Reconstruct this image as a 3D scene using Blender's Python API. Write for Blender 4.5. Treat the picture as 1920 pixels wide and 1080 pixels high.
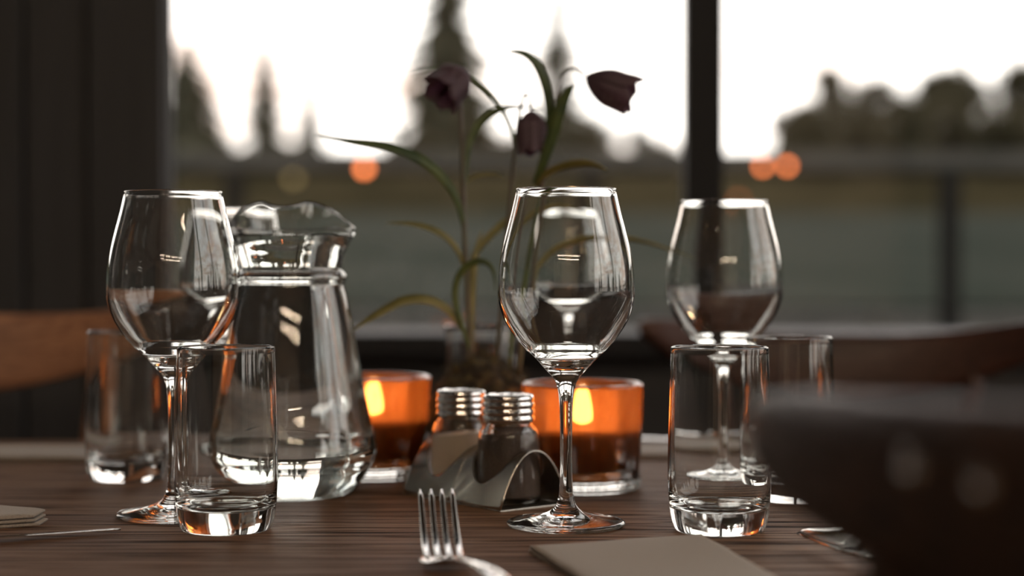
import bpy, bmesh, math, random
from mathutils import Vector, Matrix, noise

# ------------------------------------------------------------------ clear
for o in list(bpy.data.objects):
    bpy.data.objects.remove(o, do_unlink=True)
SC = bpy.context.scene
COL = SC.collection
PI = math.pi
R = math.radians
random.seed(7)

# ------------------------------------------------------------------ camera
TZ = 0.75                    # table top height
CH = 0.169                   # lens height above the table
CZ = TZ + CH
F = 3100.0                   # focal length in pixels of a 1920 px wide frame
YH = 502.0                   # horizon row
PITCH = math.atan((540 - YH) / F)
cam = bpy.data.cameras.new('camera')
cam_ob = bpy.data.objects.new('camera', cam)
COL.objects.link(cam_ob)
cam.sensor_width = 36.0
cam.lens = F / 1920 * 36.0
cam.clip_start = 0.02
cam.clip_end = 600
cam_ob.location = (0, 0, CZ)
cam_ob.rotation_euler = (PI / 2 - PITCH, 0, 0)
cam.dof.use_dof = True
cam.dof.focus_distance = 1.076
cam.dof.aperture_fstop = 2.75
SC.camera = cam_ob

# ------------------------------------------------------------------ sky
world = bpy.data.worlds.new('sky')
SC.world = world
world.use_nodes = True
wn = world.node_tree
wn.nodes.clear()
SKY_STRENGTH = 3.7
def wnode(t, **kw):
    n = wn.nodes.new(t)
    for k, v in kw.items():
        setattr(n, k, v)
    return n
w_out = wnode('ShaderNodeOutputWorld')
w_bg = wnode('ShaderNodeBackground')
w_tc = wnode('ShaderNodeTexCoord')
w_sep = wnode('ShaderNodeSeparateXYZ')
w_ramp = wnode('ShaderNodeValToRGB')
w_map = wnode('ShaderNodeMapping')
w_noise = wnode('ShaderNodeTexNoise')
w_cr = wnode('ShaderNodeValToRGB')
w_mix = wnode('ShaderNodeMix', data_type='RGBA', blend_type='MULTIPLY')
w_ramp.color_ramp.elements[0].position = 0.0
w_ramp.color_ramp.elements[0].color = (1.0, 0.955, 0.90, 1)
w_ramp.color_ramp.elements[1].position = 1.0
w_ramp.color_ramp.elements[1].color = (0.80, 0.86, 0.95, 1)
e = w_ramp.color_ramp.elements.new(0.12); e.color = (1.0, 0.93, 0.865, 1)
e = w_ramp.color_ramp.elements.new(0.45); e.color = (0.93, 0.92, 0.92, 1)
w_map.inputs['Scale'].default_value = (3.0, 3.0, 14.0)
w_noise.inputs['Scale'].default_value = 1.6
w_noise.inputs['Detail'].default_value = 3.0
w_cr.color_ramp.elements[0].position = 0.36
w_cr.color_ramp.elements[0].color = (0.72, 0.58, 0.52, 1)
w_cr.color_ramp.elements[1].position = 0.56
w_cr.color_ramp.elements[1].color = (1, 1, 1, 1)
w_mix.inputs[0].default_value = 1.0
w_bg.inputs['Strength'].default_value = SKY_STRENGTH
L = wn.links.new
L(w_tc.outputs['Generated'], w_sep.inputs[0])
L(w_sep.outputs['Z'], w_ramp.inputs[0])
L(w_tc.outputs['Generated'], w_map.inputs[0])
L(w_map.outputs[0], w_noise.inputs['Vector'])
L(w_noise.outputs[0], w_cr.inputs[0])
L(w_ramp.outputs[0], w_mix.inputs[6])
L(w_cr.outputs[0], w_mix.inputs[7])
L(w_mix.outputs[2], w_bg.inputs['Color'])
L(w_bg.outputs[0], w_out.inputs['Surface'])

# ------------------------------------------------------------------ exposure and light paths
SC.view_settings.view_transform = 'Standard'
SC.view_settings.look = 'None'
SC.view_settings.gamma = 1.0
SC.view_settings.use_curve_mapping = False
SC.view_settings.exposure = 0.0
cy = SC.cycles
cy.max_bounces = 26
cy.transmission_bounces = 24
cy.glossy_bounces = 10
cy.diffuse_bounces = 4
cy.transparent_max_bounces = 24
cy.caustics_reflective = True
cy.caustics_refractive = True
cy.blur_glossy = 0.3
cy.sample_clamp_indirect = 6.0
cy.use_denoising = True
try:
    cy.denoiser = 'OPENIMAGEDENOISE'
except Exception:
    pass

# ------------------------------------------------------------------ pixel <-> world
CP, SP = math.cos(PITCH), math.sin(PITCH)
def ray(px, py):
    u = (px - 960) / F
    v = (540 - py) / F
    d = Vector((u, CP + v * SP, -SP + v * CP))
    return d / d.y
def at(px, py, d):
    return Vector((0, 0, CZ)) + ray(px, py) * d
def on_table(px, py, h=0.0):
    r = ray(px, py)
    t = (TZ + h - CZ) / r.z
    return Vector((0, 0, CZ)) + r * t

# ------------------------------------------------------------------ materials
MATS = {}
def mat(name):
    m = bpy.data.materials.new(name)
    m.use_nodes = True
    m.node_tree.nodes.clear()
    return m, m.node_tree
def nd(nt, t, **kw):
    n = nt.nodes.new(t)
    for k, v in kw.items():
        setattr(n, k, v)
    return n
def principled(name, color, rough=0.5, metal=0.0, spec=0.5, noise_scale=None, color2=None, stretch=(1, 1, 1), bump=0.0,
               ramp=(0.35, 0.65), detail=6.0, coord='Object', trans=0.0, ior=1.45, sheen=0.0):
    m, nt = mat(name)
    out = nd(nt, 'ShaderNodeOutputMaterial')
    p = nd(nt, 'ShaderNodeBsdfPrincipled')
    p.inputs['Roughness'].default_value = rough
    p.inputs['Metallic'].default_value = metal
    p.inputs['Specular IOR Level'].default_value = spec
    p.inputs['Transmission Weight'].default_value = trans
    p.inputs['IOR'].default_value = ior
    if sheen:
        p.inputs['Sheen Weight'].default_value = sheen
    p.inputs['Base Color'].default_value = (*color, 1)
    nt.links.new(p.outputs[0], out.inputs[0])
    if noise_scale:
        tc = nd(nt, 'ShaderNodeTexCoord')
        mp = nd(nt, 'ShaderNodeMapping')
        mp.inputs['Scale'].default_value = stretch
        nz = nd(nt, 'ShaderNodeTexNoise')
        nz.inputs['Scale'].default_value = noise_scale
        nz.inputs['Detail'].default_value = detail
        nt.links.new(tc.outputs[coord], mp.inputs[0])
        nt.links.new(mp.outputs[0], nz.inputs['Vector'])
        if color2:
            cr = nd(nt, 'ShaderNodeValToRGB')
            cr.color_ramp.elements[0].position = ramp[0]
            cr.color_ramp.elements[0].color = (*color, 1)
            cr.color_ramp.elements[1].position = ramp[1]
            cr.color_ramp.elements[1].color = (*color2, 1)
            nt.links.new(nz.outputs[0], cr.inputs[0])
            nt.links.new(cr.outputs[0], p.inputs['Base Color'])
        if bump:
            b = nd(nt, 'ShaderNodeBump')
            b.inputs['Strength'].default_value = bump
            b.inputs['Distance'].default_value = 0.002
            nt.links.new(nz.outputs[0], b.inputs['Height'])
            nt.links.new(b.outputs[0], p.inputs['Normal'])
    return m

def glass_mat(name, color=(1, 1, 1), ior=1.5, rough=0.0):
    m, nt = mat(name)
    out = nd(nt, 'ShaderNodeOutputMaterial')
    g = nd(nt, 'ShaderNodeBsdfGlass')
    g.inputs['Color'].default_value = (*color, 1)
    g.inputs['IOR'].default_value = ior
    g.inputs['Roughness'].default_value = rough
    nt.links.new(g.outputs[0], out.inputs[0])
    return m

def pane_mat(name):
    m, nt = mat(name)
    out = nd(nt, 'ShaderNodeOutputMaterial')
    mx = nd(nt, 'ShaderNodeMixShader')
    fr = nd(nt, 'ShaderNodeFresnel')
    fr.inputs['IOR'].default_value = 1.45
    t = nd(nt, 'ShaderNodeBsdfTransparent')
    t.inputs['Color'].default_value = (0.985, 0.99, 0.985, 1)
    g = nd(nt, 'ShaderNodeBsdfGlossy')
    g.inputs['Roughness'].default_value = 0.01
    nt.links.new(fr.outputs[0], mx.inputs[0])
    nt.links.new(t.outputs[0], mx.inputs[1])
    nt.links.new(g.outputs[0], mx.inputs[2])
    nt.links.new(mx.outputs[0], out.inputs[0])
    return m

def wood_mat(name, dark, light, pore, rough=0.42, grain_axis='X', scale=1.0, bump=0.25, spec=0.5):
    """long-grain wood: broad tone bands, fine pores drawn out along the grain"""
    m, nt = mat(name)
    out = nd(nt, 'ShaderNodeOutputMaterial')
    p = nd(nt, 'ShaderNodeBsdfPrincipled')
    p.inputs['Specular IOR Level'].default_value = spec
    tc = nd(nt, 'ShaderNodeTexCoord')
    def stretched(a, b):
        mp = nd(nt, 'ShaderNodeMapping')
        s = [b * scale] * 3
        s['XYZ'.index(grain_axis)] = a * scale
        mp.inputs['Scale'].default_value = s
        nt.links.new(tc.outputs['Object'], mp.inputs[0])
        return mp
    m1 = stretched(1.0, 7)
    n1 = nd(nt, 'ShaderNodeTexNoise')
    n1.inputs['Scale'].default_value = 1.6
    n1.inputs['Detail'].default_value = 8
    n1.inputs['Distortion'].default_value = 0.9
    nt.links.new(m1.outputs[0], n1.inputs['Vector'])
    cr = nd(nt, 'ShaderNodeValToRGB')
    cr.color_ramp.elements[0].position = 0.32
    cr.color_ramp.elements[0].color = (*dark, 1)
    cr.color_ramp.elements[1].position = 0.68
    cr.color_ramp.elements[1].color = (*light, 1)
    nt.links.new(n1.outputs[0], cr.inputs[0])
    m2 = stretched(8, 240)
    n2 = nd(nt, 'ShaderNodeTexNoise')
    n2.inputs['Scale'].default_value = 1.0
    n2.inputs['Detail'].default_value = 4
    nt.links.new(m2.outputs[0], n2.inputs['Vector'])
    cr2 = nd(nt, 'ShaderNodeValToRGB')
    cr2.color_ramp.elements[0].position = 0.38
    cr2.color_ramp.elements[0].color = (0, 0, 0, 1)
    cr2.color_ramp.elements[1].position = 0.50
    cr2.color_ramp.elements[1].color = (1, 1, 1, 1)
    nt.links.new(n2.outputs[0], cr2.inputs[0])
    mx = nd(nt, 'ShaderNodeMix', data_type='RGBA')
    mx.inputs[6].default_value = (*pore, 1)
    nt.links.new(cr2.outputs[0], mx.inputs[0])
    nt.links.new(cr.outputs[0], mx.inputs[7])
    nt.links.new(mx.outputs[2], p.inputs['Base Color'])
    rr = nd(nt, 'ShaderNodeMapRange')
    rr.inputs['To Min'].default_value = min(1, rough + 0.25)
    rr.inputs['To Max'].default_value = rough
    nt.links.new(cr2.outputs[0], rr.inputs['Value'])
    nt.links.new(rr.outputs[0], p.inputs['Roughness'])
    b = nd(nt, 'ShaderNodeBump')
    b.inputs['Strength'].default_value = bump
    b.inputs['Distance'].default_value = 0.0012
    nt.links.new(cr2.outputs[0], b.inputs['Height'])
    nt.links.new(b.outputs[0], p.inputs['Normal'])
    nt.links.new(p.outputs[0], out.inputs[0])
    return m

def emit_mat(name, color, strength):
    m, nt = mat(name)
    out = nd(nt, 'ShaderNodeOutputMaterial')
    e = nd(nt, 'ShaderNodeEmission')
    e.inputs['Color'].default_value = (*color, 1)
    e.inputs['Strength'].default_value = strength
    nt.links.new(e.outputs[0], out.inputs[0])
    return m

def amber_mat(name):
    """thick amber glass, streaked and partly cloudy, so that the flame glows through it"""
    m, nt = mat(name)
    out = nd(nt, 'ShaderNodeOutputMaterial')
    tc = nd(nt, 'ShaderNodeTexCoord')
    mp = nd(nt, 'ShaderNodeMapping')
    mp.inputs['Scale'].default_value = (1, 1, 0.35)
    mp.inputs['Rotation'].default_value = (0.5, 0.4, 0)
    nz = nd(nt, 'ShaderNodeTexNoise')
    nz.inputs['Scale'].default_value = 45
    nz.inputs['Detail'].default_value = 5
    nz.inputs['Distortion'].default_value = 1.2
    nt.links.new(tc.outputs['Object'], mp.inputs[0])
    nt.links.new(mp.outputs[0], nz.inputs['Vector'])
    cr = nd(nt, 'ShaderNodeValToRGB')
    cr.color_ramp.elements[0].position = 0.33
    cr.color_ramp.elements[0].color = (0.43, 0.18, 0.070, 1)
    cr.color_ramp.elements[1].position = 0.62
    cr.color_ramp.elements[1].color = (0.56, 0.27, 0.125, 1)
    nt.links.new(nz.outputs[0], cr.inputs[0])
    tl = nd(nt, 'ShaderNodeBsdfTranslucent')
    nt.links.new(cr.outputs[0], tl.inputs['Color'])
    tp = nd(nt, 'ShaderNodeBsdfTransparent')
    tp.inputs['Color'].default_value = (0.94, 0.58, 0.34, 1)
    mx = nd(nt, 'ShaderNodeMixShader')
    mx.inputs[0].default_value = 0.42
    nt.links.new(tl.outputs[0], mx.inputs[1])
    nt.links.new(tp.outputs[0], mx.inputs[2])
    gl = nd(nt, 'ShaderNodeBsdfGlossy')
    gl.inputs['Roughness'].default_value = 0.04
    fr = nd(nt, 'ShaderNodeFresnel')
    fr.inputs['IOR'].default_value = 1.5
    m2 = nd(nt, 'ShaderNodeMixShader')
    nt.links.new(fr.outputs[0], m2.inputs[0])
    nt.links.new(mx.outputs[0], m2.inputs[1])
    nt.links.new(gl.outputs[0], m2.inputs[2])
    nt.links.new(m2.outputs[0], out.inputs[0])
    return m

def petal_mat(name):
    m, nt = mat(name)
    out = nd(nt, 'ShaderNodeOutputMaterial')
    uv = nd(nt, 'ShaderNodeTexCoord')
    ck = nd(nt, 'ShaderNodeTexChecker')
    ck.inputs['Scale'].default_value = 420
    ck.inputs['Color1'].default_value = (0.055, 0.034, 0.044, 1)
    ck.inputs['Color2'].default_value = (0.15, 0.105, 0.13, 1)
    nt.links.new(uv.outputs['Object'], ck.inputs['Vector'])
    p = nd(nt, 'ShaderNodeBsdfPrincipled')
    p.inputs['Roughness'].default_value = 0.6
    nt.links.new(ck.outputs[0], p.inputs['Base Color'])
    tl = nd(nt, 'ShaderNodeBsdfTranslucent')
    tl.inputs['Color'].default_value = (0.34, 0.20, 0.26, 1)
    mx = nd(nt, 'ShaderNodeMixShader')
    mx.inputs[0].default_value = 0.5
    nt.links.new(p.outputs[0], mx.inputs[1])
    nt.links.new(tl.outputs[0], mx.inputs[2])
    nt.links.new(mx.outputs[0], out.inputs[0])
    return m

def leaf_mat(name, c1, c2, trans):
    m, nt = mat(name)
    out = nd(nt, 'ShaderNodeOutputMaterial')
    tc = nd(nt, 'ShaderNodeTexCoord')
    nz = nd(nt, 'ShaderNodeTexNoise')
    nz.inputs['Scale'].default_value = 40
    nt.links.new(tc.outputs['Object'], nz.inputs['Vector'])
    cr = nd(nt, 'ShaderNodeValToRGB')
    cr.color_ramp.elements[0].position = 0.35
    cr.color_ramp.elements[0].color = (*c1, 1)
    cr.color_ramp.elements[1].position = 0.65
    cr.color_ramp.elements[1].color = (*c2, 1)
    nt.links.new(nz.outputs[0], cr.inputs[0])
    p = nd(nt, 'ShaderNodeBsdfPrincipled')
    p.inputs['Roughness'].default_value = 0.5
    nt.links.new(cr.outputs[0], p.inputs['Base Color'])
    tl = nd(nt, 'ShaderNodeBsdfTranslucent')
    nt.links.new(cr.outputs[0], tl.inputs['Color'])
    mx = nd(nt, 'ShaderNodeMixShader')
    mx.inputs[0].default_value = trans
    nt.links.new(p.outputs[0], mx.inputs[1])
    nt.links.new(tl.outputs[0], mx.inputs[2])
    nt.links.new(mx.outputs[0], out.inputs[0])
    return m

M = dict(
    glass=glass_mat('clear_glass', (0.985, 0.99, 0.985), 1.5),
    water=glass_mat('water', (0.975, 0.985, 0.98), 1.333),
    pane=pane_mat('window_glass'),
    table=wood_mat('dark_oak', (0.115, 0.064, 0.040), (0.205, 0.122, 0.076), (0.020, 0.012, 0.009), rough=0.58, bump=0.7, spec=0.08),
    chair=wood_mat('red_brown_wood', (0.20, 0.094, 0.050), (0.38, 0.195, 0.110), (0.16, 0.072, 0.040), rough=0.38, bump=0.08, scale=1.3),
    dark_chair=wood_mat('dark_brown_wood', (0.020, 0.012, 0.009), (0.042, 0.023, 0.015), (0.014, 0.009, 0.007), rough=0.42, bump=0.08, scale=1.3, spec=0.3),
    brown_chair=wood_mat('walnut_brown_wood', (0.034, 0.014, 0.010), (0.070, 0.029, 0.020), (0.022, 0.010, 0.008), rough=0.40, bump=0.08, scale=1.3, spec=0.35),
    steel=principled('brushed_steel', (0.62, 0.60, 0.57), rough=0.22, metal=1.0),
    polished=principled('polished_steel', (0.70, 0.69, 0.67), rough=0.10, metal=1.0),
    holder=principled('satin_steel', (0.55, 0.53, 0.48), rough=0.27, metal=1.0, noise_scale=30, stretch=(1, 1, 20), bump=0.02),
    napkin=principled('taupe_cloth', (0.185, 0.155, 0.127), rough=0.9, noise_scale=900, color2=(0.235, 0.20, 0.165), bump=0.35, sheen=0.2),
    amber=amber_mat('amber_glass'),
    wax=principled('wax', (0.045, 0.027, 0.018), rough=0.55),
    wick=principled('burnt_wick', (0.02, 0.015, 0.012), rough=0.9),
    flame=emit_mat('flame', (1.0, 0.63, 0.30), 60.0),
    salt=principled('salt_grains', (0.80, 0.70, 0.58), rough=0.9, noise_scale=2500, color2=(0.90, 0.81, 0.70), bump=0.3),
    pepper=principled('pepper_grains', (0.075, 0.055, 0.042), rough=0.9, noise_scale=2200, color2=(0.17, 0.125, 0.10), bump=0.3),
    petal=petal_mat('checkered_petal'),
    leaf=leaf_mat('leaf_green', (0.035, 0.060, 0.017), (0.085, 0.115, 0.030), 0.35),
    leaf_yellow=leaf_mat('leaf_olive', (0.12, 0.11, 0.025), (0.19, 0.165, 0.05), 0.35),
    stem=principled('purple_brown_stem', (0.050, 0.030, 0.026), rough=0.5, noise_scale=30, color2=(0.060, 0.058, 0.028)),
    moss=principled('dark_moss', (0.022, 0.017, 0.010), rough=0.95, noise_scale=120, color2=(0.11, 0.085, 0.035), ramp=(0.45, 0.75), bump=0.8),
    pot=principled('brown_pot', (0.035, 0.024, 0.018), rough=0.6, noise_scale=60, color2=(0.05, 0.035, 0.026)),
    wall=principled('charcoal_paint', (0.022, 0.023, 0.025), rough=0.75, noise_scale=6, color2=(0.027, 0.028, 0.030)),
    wall_out=principled('charcoal_boards', (0.020, 0.021, 0.0225), rough=0.75, noise_scale=4, color2=(0.027, 0.028, 0.030), stretch=(20, 20, 1)),
    frame=principled('black_metal', (0.015, 0.0155, 0.017), rough=0.6, spec=0.15),
    ceiling=wood_mat('pine_ceiling', (0.085, 0.062, 0.042), (0.13, 0.095, 0.065), (0.06, 0.042, 0.03), rough=0.6, grain_axis='Y', scale=0.5, bump=0.05),
    wall_back=principled('warm_plaster', (0.36, 0.29, 0.22), rough=0.9, noise_scale=5, color2=(0.40, 0.33, 0.26)),
    floor=wood_mat('floor_wood', (0.16, 0.10, 0.06), (0.26, 0.17, 0.10), (0.08, 0.05, 0.03), rough=0.45, grain_axis='Y', scale=0.6),
    rail=principled('weathered_grey_rail', (0.040, 0.040, 0.035), rough=0.7, noise_scale=8, color2=(0.055, 0.054, 0.047), spec=0.0),
    post=principled('dark_post', (0.012, 0.012, 0.011), rough=0.7, spec=0.0),
    deck=principled('grey_deck', (0.10, 0.09, 0.08), rough=0.7, noise_scale=5, color2=(0.14, 0.13, 0.115), spec=0.0),
    stone=principled('pale_stone', (0.045, 0.044, 0.040), rough=0.85, noise_scale=7, color2=(0.062, 0.059, 0.053), spec=0.0),
    grass=principled('grey_green_grass', (0.017, 0.020, 0.0155), rough=0.95, noise_scale=0.5, color2=(0.030, 0.031, 0.025), spec=0.0),
    bank=principled('olive_bank', (0.013, 0.0115, 0.006), rough=0.95, noise_scale=0.6, color2=(0.026, 0.021, 0.011), spec=0.0),
    needle=principled('spruce_green', (0.028, 0.030, 0.020), rough=0.9, noise_scale=1.5, color2=(0.05, 0.048, 0.032), spec=0.0),
    broadleaf=principled('olive_foliage', (0.026, 0.024, 0.014), rough=0.9, noise_scale=1.2, color2=(0.055, 0.048, 0.03), spec=0.0),
    bark=principled('bark', (0.06, 0.045, 0.033), rough=0.95, noise_scale=6, color2=(0.10, 0.08, 0.06), spec=0.0),
    lamp=emit_mat('lamp_glow', (1.0, 0.24, 0.07), 7.5),
    lamp_dim=emit_mat('lamp_glow_dim', (1.0, 0.24, 0.055), 1.3),
    lamp_yellow=emit_mat('lamp_glow_yellow', (1.0, 0.72, 0.30), 0.9),
    bulb=emit_mat('string_bulb', (1.0, 0.75, 0.52), 140.0),
    cable=principled('black_cable', (0.012, 0.012, 0.012), rough=0.6),
)

# ------------------------------------------------------------------ object helpers
def link_mesh(name, verts, faces, m, parent=None, smooth=True, loc=None):
    me = bpy.data.meshes.new(name)
    me.from_pydata([tuple(v) for v in verts], [], faces)
    me.validate()
    me.materials.append(m)
    if smooth:
        me.polygons.foreach_set('use_smooth', [True] * len(me.polygons))
    me.update()
    o = bpy.data.objects.new(name, me)
    COL.objects.link(o)
    if loc is not None:
        o.location = loc
    if parent is not None:
        o.parent = parent
    return o
def link_bm(name, bm, m, parent=None, smooth=False, loc=None):
    bmesh.ops.recalc_face_normals(bm, faces=bm.faces[:])
    me = bpy.data.meshes.new(name)
    bm.to_mesh(me)
    bm.free()
    me.materials.append(m)
    if smooth:
        me.polygons.foreach_set('use_smooth', [True] * len(me.polygons))
    o = bpy.data.objects.new(name, me)
    COL.objects.link(o)
    if loc is not None:
        o.location = loc
    if parent is not None:
        o.parent = parent
    return o
def empty(name, loc, rz=0.0):
    o = bpy.data.objects.new(name, None)
    o.empty_display_size = 0.05
    o.location = loc
    o.rotation_euler = (0, 0, rz)
    COL.objects.link(o)
    return o
def tag(o, label=None, cat=None, group=None, kind=None):
    if label: o['label'] = label
    if cat: o['category'] = cat
    if group: o['group'] = group
    if kind: o['kind'] = kind
    return o
def copy_tree(o, loc=None, rz=None, parent=None):
    c = o.copy()
    COL.objects.link(c)
    if loc is not None: c.location = loc
    if rz is not None: c.rotation_euler = (0, 0, rz)
    if parent is not None: c.parent = parent
    for ch in list(o.children):
        copy_tree(ch, parent=c)
    return c
def box_bm(bm, lo, hi, bevel=0.0, rot=None):
    vs = [bm.verts.new((x, y, z)) for z in (lo[2], hi[2]) for y in (lo[1], hi[1]) for x in (lo[0], hi[0])]
    fs = [(0, 2, 3, 1), (4, 5, 7, 6), (0, 1, 5, 4), (2, 6, 7, 3), (0, 4, 6, 2), (1, 3, 7, 5)]
    faces = [bm.faces.new([vs[i] for i in f]) for f in fs]
    if bevel:
        ed = set()
        for f in faces:
            ed.update(f.edges)
        bmesh.ops.bevel(bm, geom=list(ed), offset=bevel, segments=2, affect='EDGES', profile=0.6)
def box(name, lo, hi, m, parent=None, bevel=0.0):
    bm = bmesh.new()
    box_bm(bm, lo, hi, bevel)
    return link_bm(name, bm, m, parent)
def smooth_profile(pts, sub=4):
    """Catmull-Rom through (r, z) points; a point given twice stays a corner"""
    out = []
    n = len(pts)
    for i in range(n - 1):
        p1, p2 = pts[i], pts[i + 1]
        if p1 == p2:
            continue
        p0 = pts[i - 1] if i > 0 else p1
        p3 = pts[i + 2] if i + 2 < n else p2
        for k in range(sub):
            t = k / sub
            a = []
            for c in range(2):
                a.append(0.5 * (2 * p1[c] + (p2[c] - p0[c]) * t + (2 * p0[c] - 5 * p1[c] + 4 * p2[c] - p3[c]) * t * t
                                + (3 * p1[c] - p0[c] - 3 * p2[c] + p3[c]) * t ** 3))
            out.append((max(a[0], 0.0), a[1]))
    out.append(pts[-1])
    return out
def lathe(name, profile, m, parent=None, segs=96, smooth=True, warp=None, loc=None):
    """profile runs from axis to axis for a closed solid"""
    verts, faces, rings = [], [], []
    for k, (r, z) in enumerate(profile):
        if r < 1e-6:
            verts.append(Vector((0, 0, z)))
            rings.append([len(verts) - 1])
        else:
            ids = []
            for s in range(segs):
                a = 2 * PI * s / segs
                v = Vector((r * math.cos(a), r * math.sin(a), z))
                if warp:
                    v = warp(v, a, k)
                verts.append(v)
                ids.append(len(verts) - 1)
            rings.append(ids)
    for a, b in zip(rings, rings[1:]):
        if len(a) == 1 and len(b) == 1:
            continue
        if len(a) == 1:
            for s in range(segs):
                faces.append((a[0], b[s], b[(s + 1) % segs]))
        elif len(b) == 1:
            for s in range(segs):
                faces.append((a[s], b[0], a[(s + 1) % segs]))
        else:
            for s in range(segs):
                t = (s + 1) % segs
                faces.append((a[s], b[s], b[t], a[t]))
    bm = bmesh.new()
    bv = [bm.verts.new(v) for v in verts]
    for f in faces:
        bm.faces.new([bv[i] for i in f])
    return link_bm(name, bm, m, parent, smooth=smooth, loc=loc)
def crspline(pts, n):
    out = []
    N = len(pts)
    for i in range(N - 1):
        p0 = pts[max(i - 1, 0)]; p1 = pts[i]; p2 = pts[i + 1]; p3 = pts[min(i + 2, N - 1)]
        for k in range(n):
            t = k / n
            out.append(0.5 * ((2 * p1) + (p2 - p0) * t + (2 * p0 - 5 * p1 + 4 * p2 - p3) * t * t + (3 * p1 - p0 - 3 * p2 + p3) * t ** 3))
    out.append(pts[-1].copy())
    return out
def tube_geo(path, radii, segs=8, verts=None, faces=None):
    verts = [] if verts is None else verts
    faces = [] if faces is None else faces
    up = Vector((0, 0, 1))
    prev = None
    base = len(verts)
    for i, p in enumerate(path):
        t = (path[min(i + 1, len(path) - 1)] - path[max(i - 1, 0)]).normalized()
        if prev is None:
            x = t.orthogonal().normalized()
        else:
            x = (prev - t * prev.dot(t)).normalized()
        prev = x
        y = t.cross(x)
        r = radii[i] if hasattr(radii, '__len__') else radii
        for s in range(segs):
            a = 2 * PI * s / segs
            verts.append(p + (x * math.cos(a) + y * math.sin(a)) * r)
    for i in range(len(path) - 1):
        for s in range(segs):
            t = (s + 1) % segs
            a, b = base + i * segs, base + (i + 1) * segs
            faces.append((a + s, a + t, b + t, b + s))
    faces.append(tuple(base + s for s in reversed(range(segs))))
    e = base + (len(path) - 1) * segs
    faces.append(tuple(e + s for s in range(segs)))
    return verts, faces
def tube(name, path, radii, m, parent=None, segs=8):
    v, f = tube_geo(path, radii, segs)
    return link_mesh(name, v, f, m, parent)

# ================================================================== SETTING
WALL_Y = 2.24      # inner face of the window wall
ROOM = dict(x0=-2.6, x1=2.35, y0=-5.4, z1=3.0)
def structure(o):
    o['kind'] = 'structure'
    return o
fl = structure(box('floor', (ROOM['x0'] - .15, ROOM['y0'] - .15, -0.06), (ROOM['x1'] + .15, WALL_Y + .15, 0.0), M['floor']))
structure(box('ceiling', (ROOM['x0'] - .15, ROOM['y0'] - .15, ROOM['z1']), (ROOM['x1'] + .15, WALL_Y + .15, ROOM['z1'] + .1), M['ceiling']))
structure(box('wall_left', (ROOM['x0'] - .12, ROOM['y0'], 0), (ROOM['x0'], WALL_Y, ROOM['z1']), M['wall']))
structure(box('wall_back', (ROOM['x0'], ROOM['y0'] - .12, 0), (ROOM['x1'], ROOM['y0'], ROOM['z1']), M['wall_back']))
SILL_Z = CZ - (625 - YH) / F * WALL_Y
HEAD_Z = 2.45
X_L = (311 - 960) / F * WALL_Y              # right end of the dark pier
# window wall: pier left of the window clad with upright boards, parapet under it, head over it
PIER = -0.82
wf = structure(box('wall_front', (PIER, WALL_Y + .02, 0), (X_L, WALL_Y + .055, ROOM['z1']), M['wall']))
edges = [PIER, -0.745, -0.66, -0.575, X_L]
for a, b in zip(edges, edges[1:]):
    dz = 0.006 if abs(a + 0.745) < .01 or abs(a + .575) < .01 else 0.0
    box('plank', (a + .003, WALL_Y - dz, 0.0), (b - .003, WALL_Y + .02, ROOM['z1']), M['wall_out'], wf, bevel=.002)
structure(box('trim_6', (ROOM['x0'], WALL_Y + .02, 0), (PIER, WALL_Y + .16, SILL_Z - .03), M['wall']))
structure(box('trim_7', (ROOM['x0'], WALL_Y - .03, SILL_Z - .03), (PIER, WALL_Y + .18, SILL_Z), M['frame'], bevel=.003))
structure(box('trim_8', (ROOM['x0'], WALL_Y, HEAD_Z), (PIER, WALL_Y + .16, ROOM['z1']), M['wall']))
w3 = structure(empty('window_3', (PIER, WALL_Y + .08, SILL_Z)))
box('mullion', (-1.78, -.06, 0), (-1.69, .04, HEAD_Z - SILL_Z), M['frame'], w3)
box('pane', (-1.69, -.014, 0), (0, -.008, HEAD_Z - SILL_Z), M['pane'], w3)
structure(box('trim_1', (X_L, WALL_Y + .02, 0), (ROOM['x1'], WALL_Y + .16, SILL_Z - .03), M['wall']))
structure(box('trim_2', (X_L, WALL_Y - .03, SILL_Z - .03), (ROOM['x1'], WALL_Y + .18, SILL_Z), M['frame'], bevel=.003))
structure(box('trim_3', (X_L, WALL_Y, HEAD_Z), (ROOM['x1'], WALL_Y + .16, ROOM['z1']), M['wall']))
MX0, MX1 = (1285 - 960) / F * 2.27, (1358 - 960) / F * 2.27
w1 = structure(empty('window_1', (0, WALL_Y + .08, SILL_Z)))
pw = MX1 - MX0
spans = []
x = X_L
mull = [(MX0, MX1), (MX0 + .78, MX1 + .78), (MX0 + 1.56, MX1 + 1.56)]
def wpart(name, lo, hi, m, bevel=0.0):
    o = box(name, [lo[0], lo[1] - WALL_Y - .08, lo[2] - SILL_Z], [hi[0], hi[1] - WALL_Y - .08, hi[2] - SILL_Z], m, w1, bevel)
    return o
for a, b in mull:
    wpart('mullion', (a, WALL_Y + .035, SILL_Z), (b, WALL_Y + .078, HEAD_Z), M['frame'], .003)
px0 = X_L
for a, b in mull + [(ROOM['x1'] - .02, ROOM['x1'])]:
    wpart('pane', (px0, WALL_Y + .066, SILL_Z), (a, WALL_Y + .072, HEAD_Z), M['pane'])
    wpart('transom', (px0, WALL_Y + .037, 1.36), (a, WALL_Y + .076, 1.52), M['frame'], .003)
    px0 = b
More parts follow.
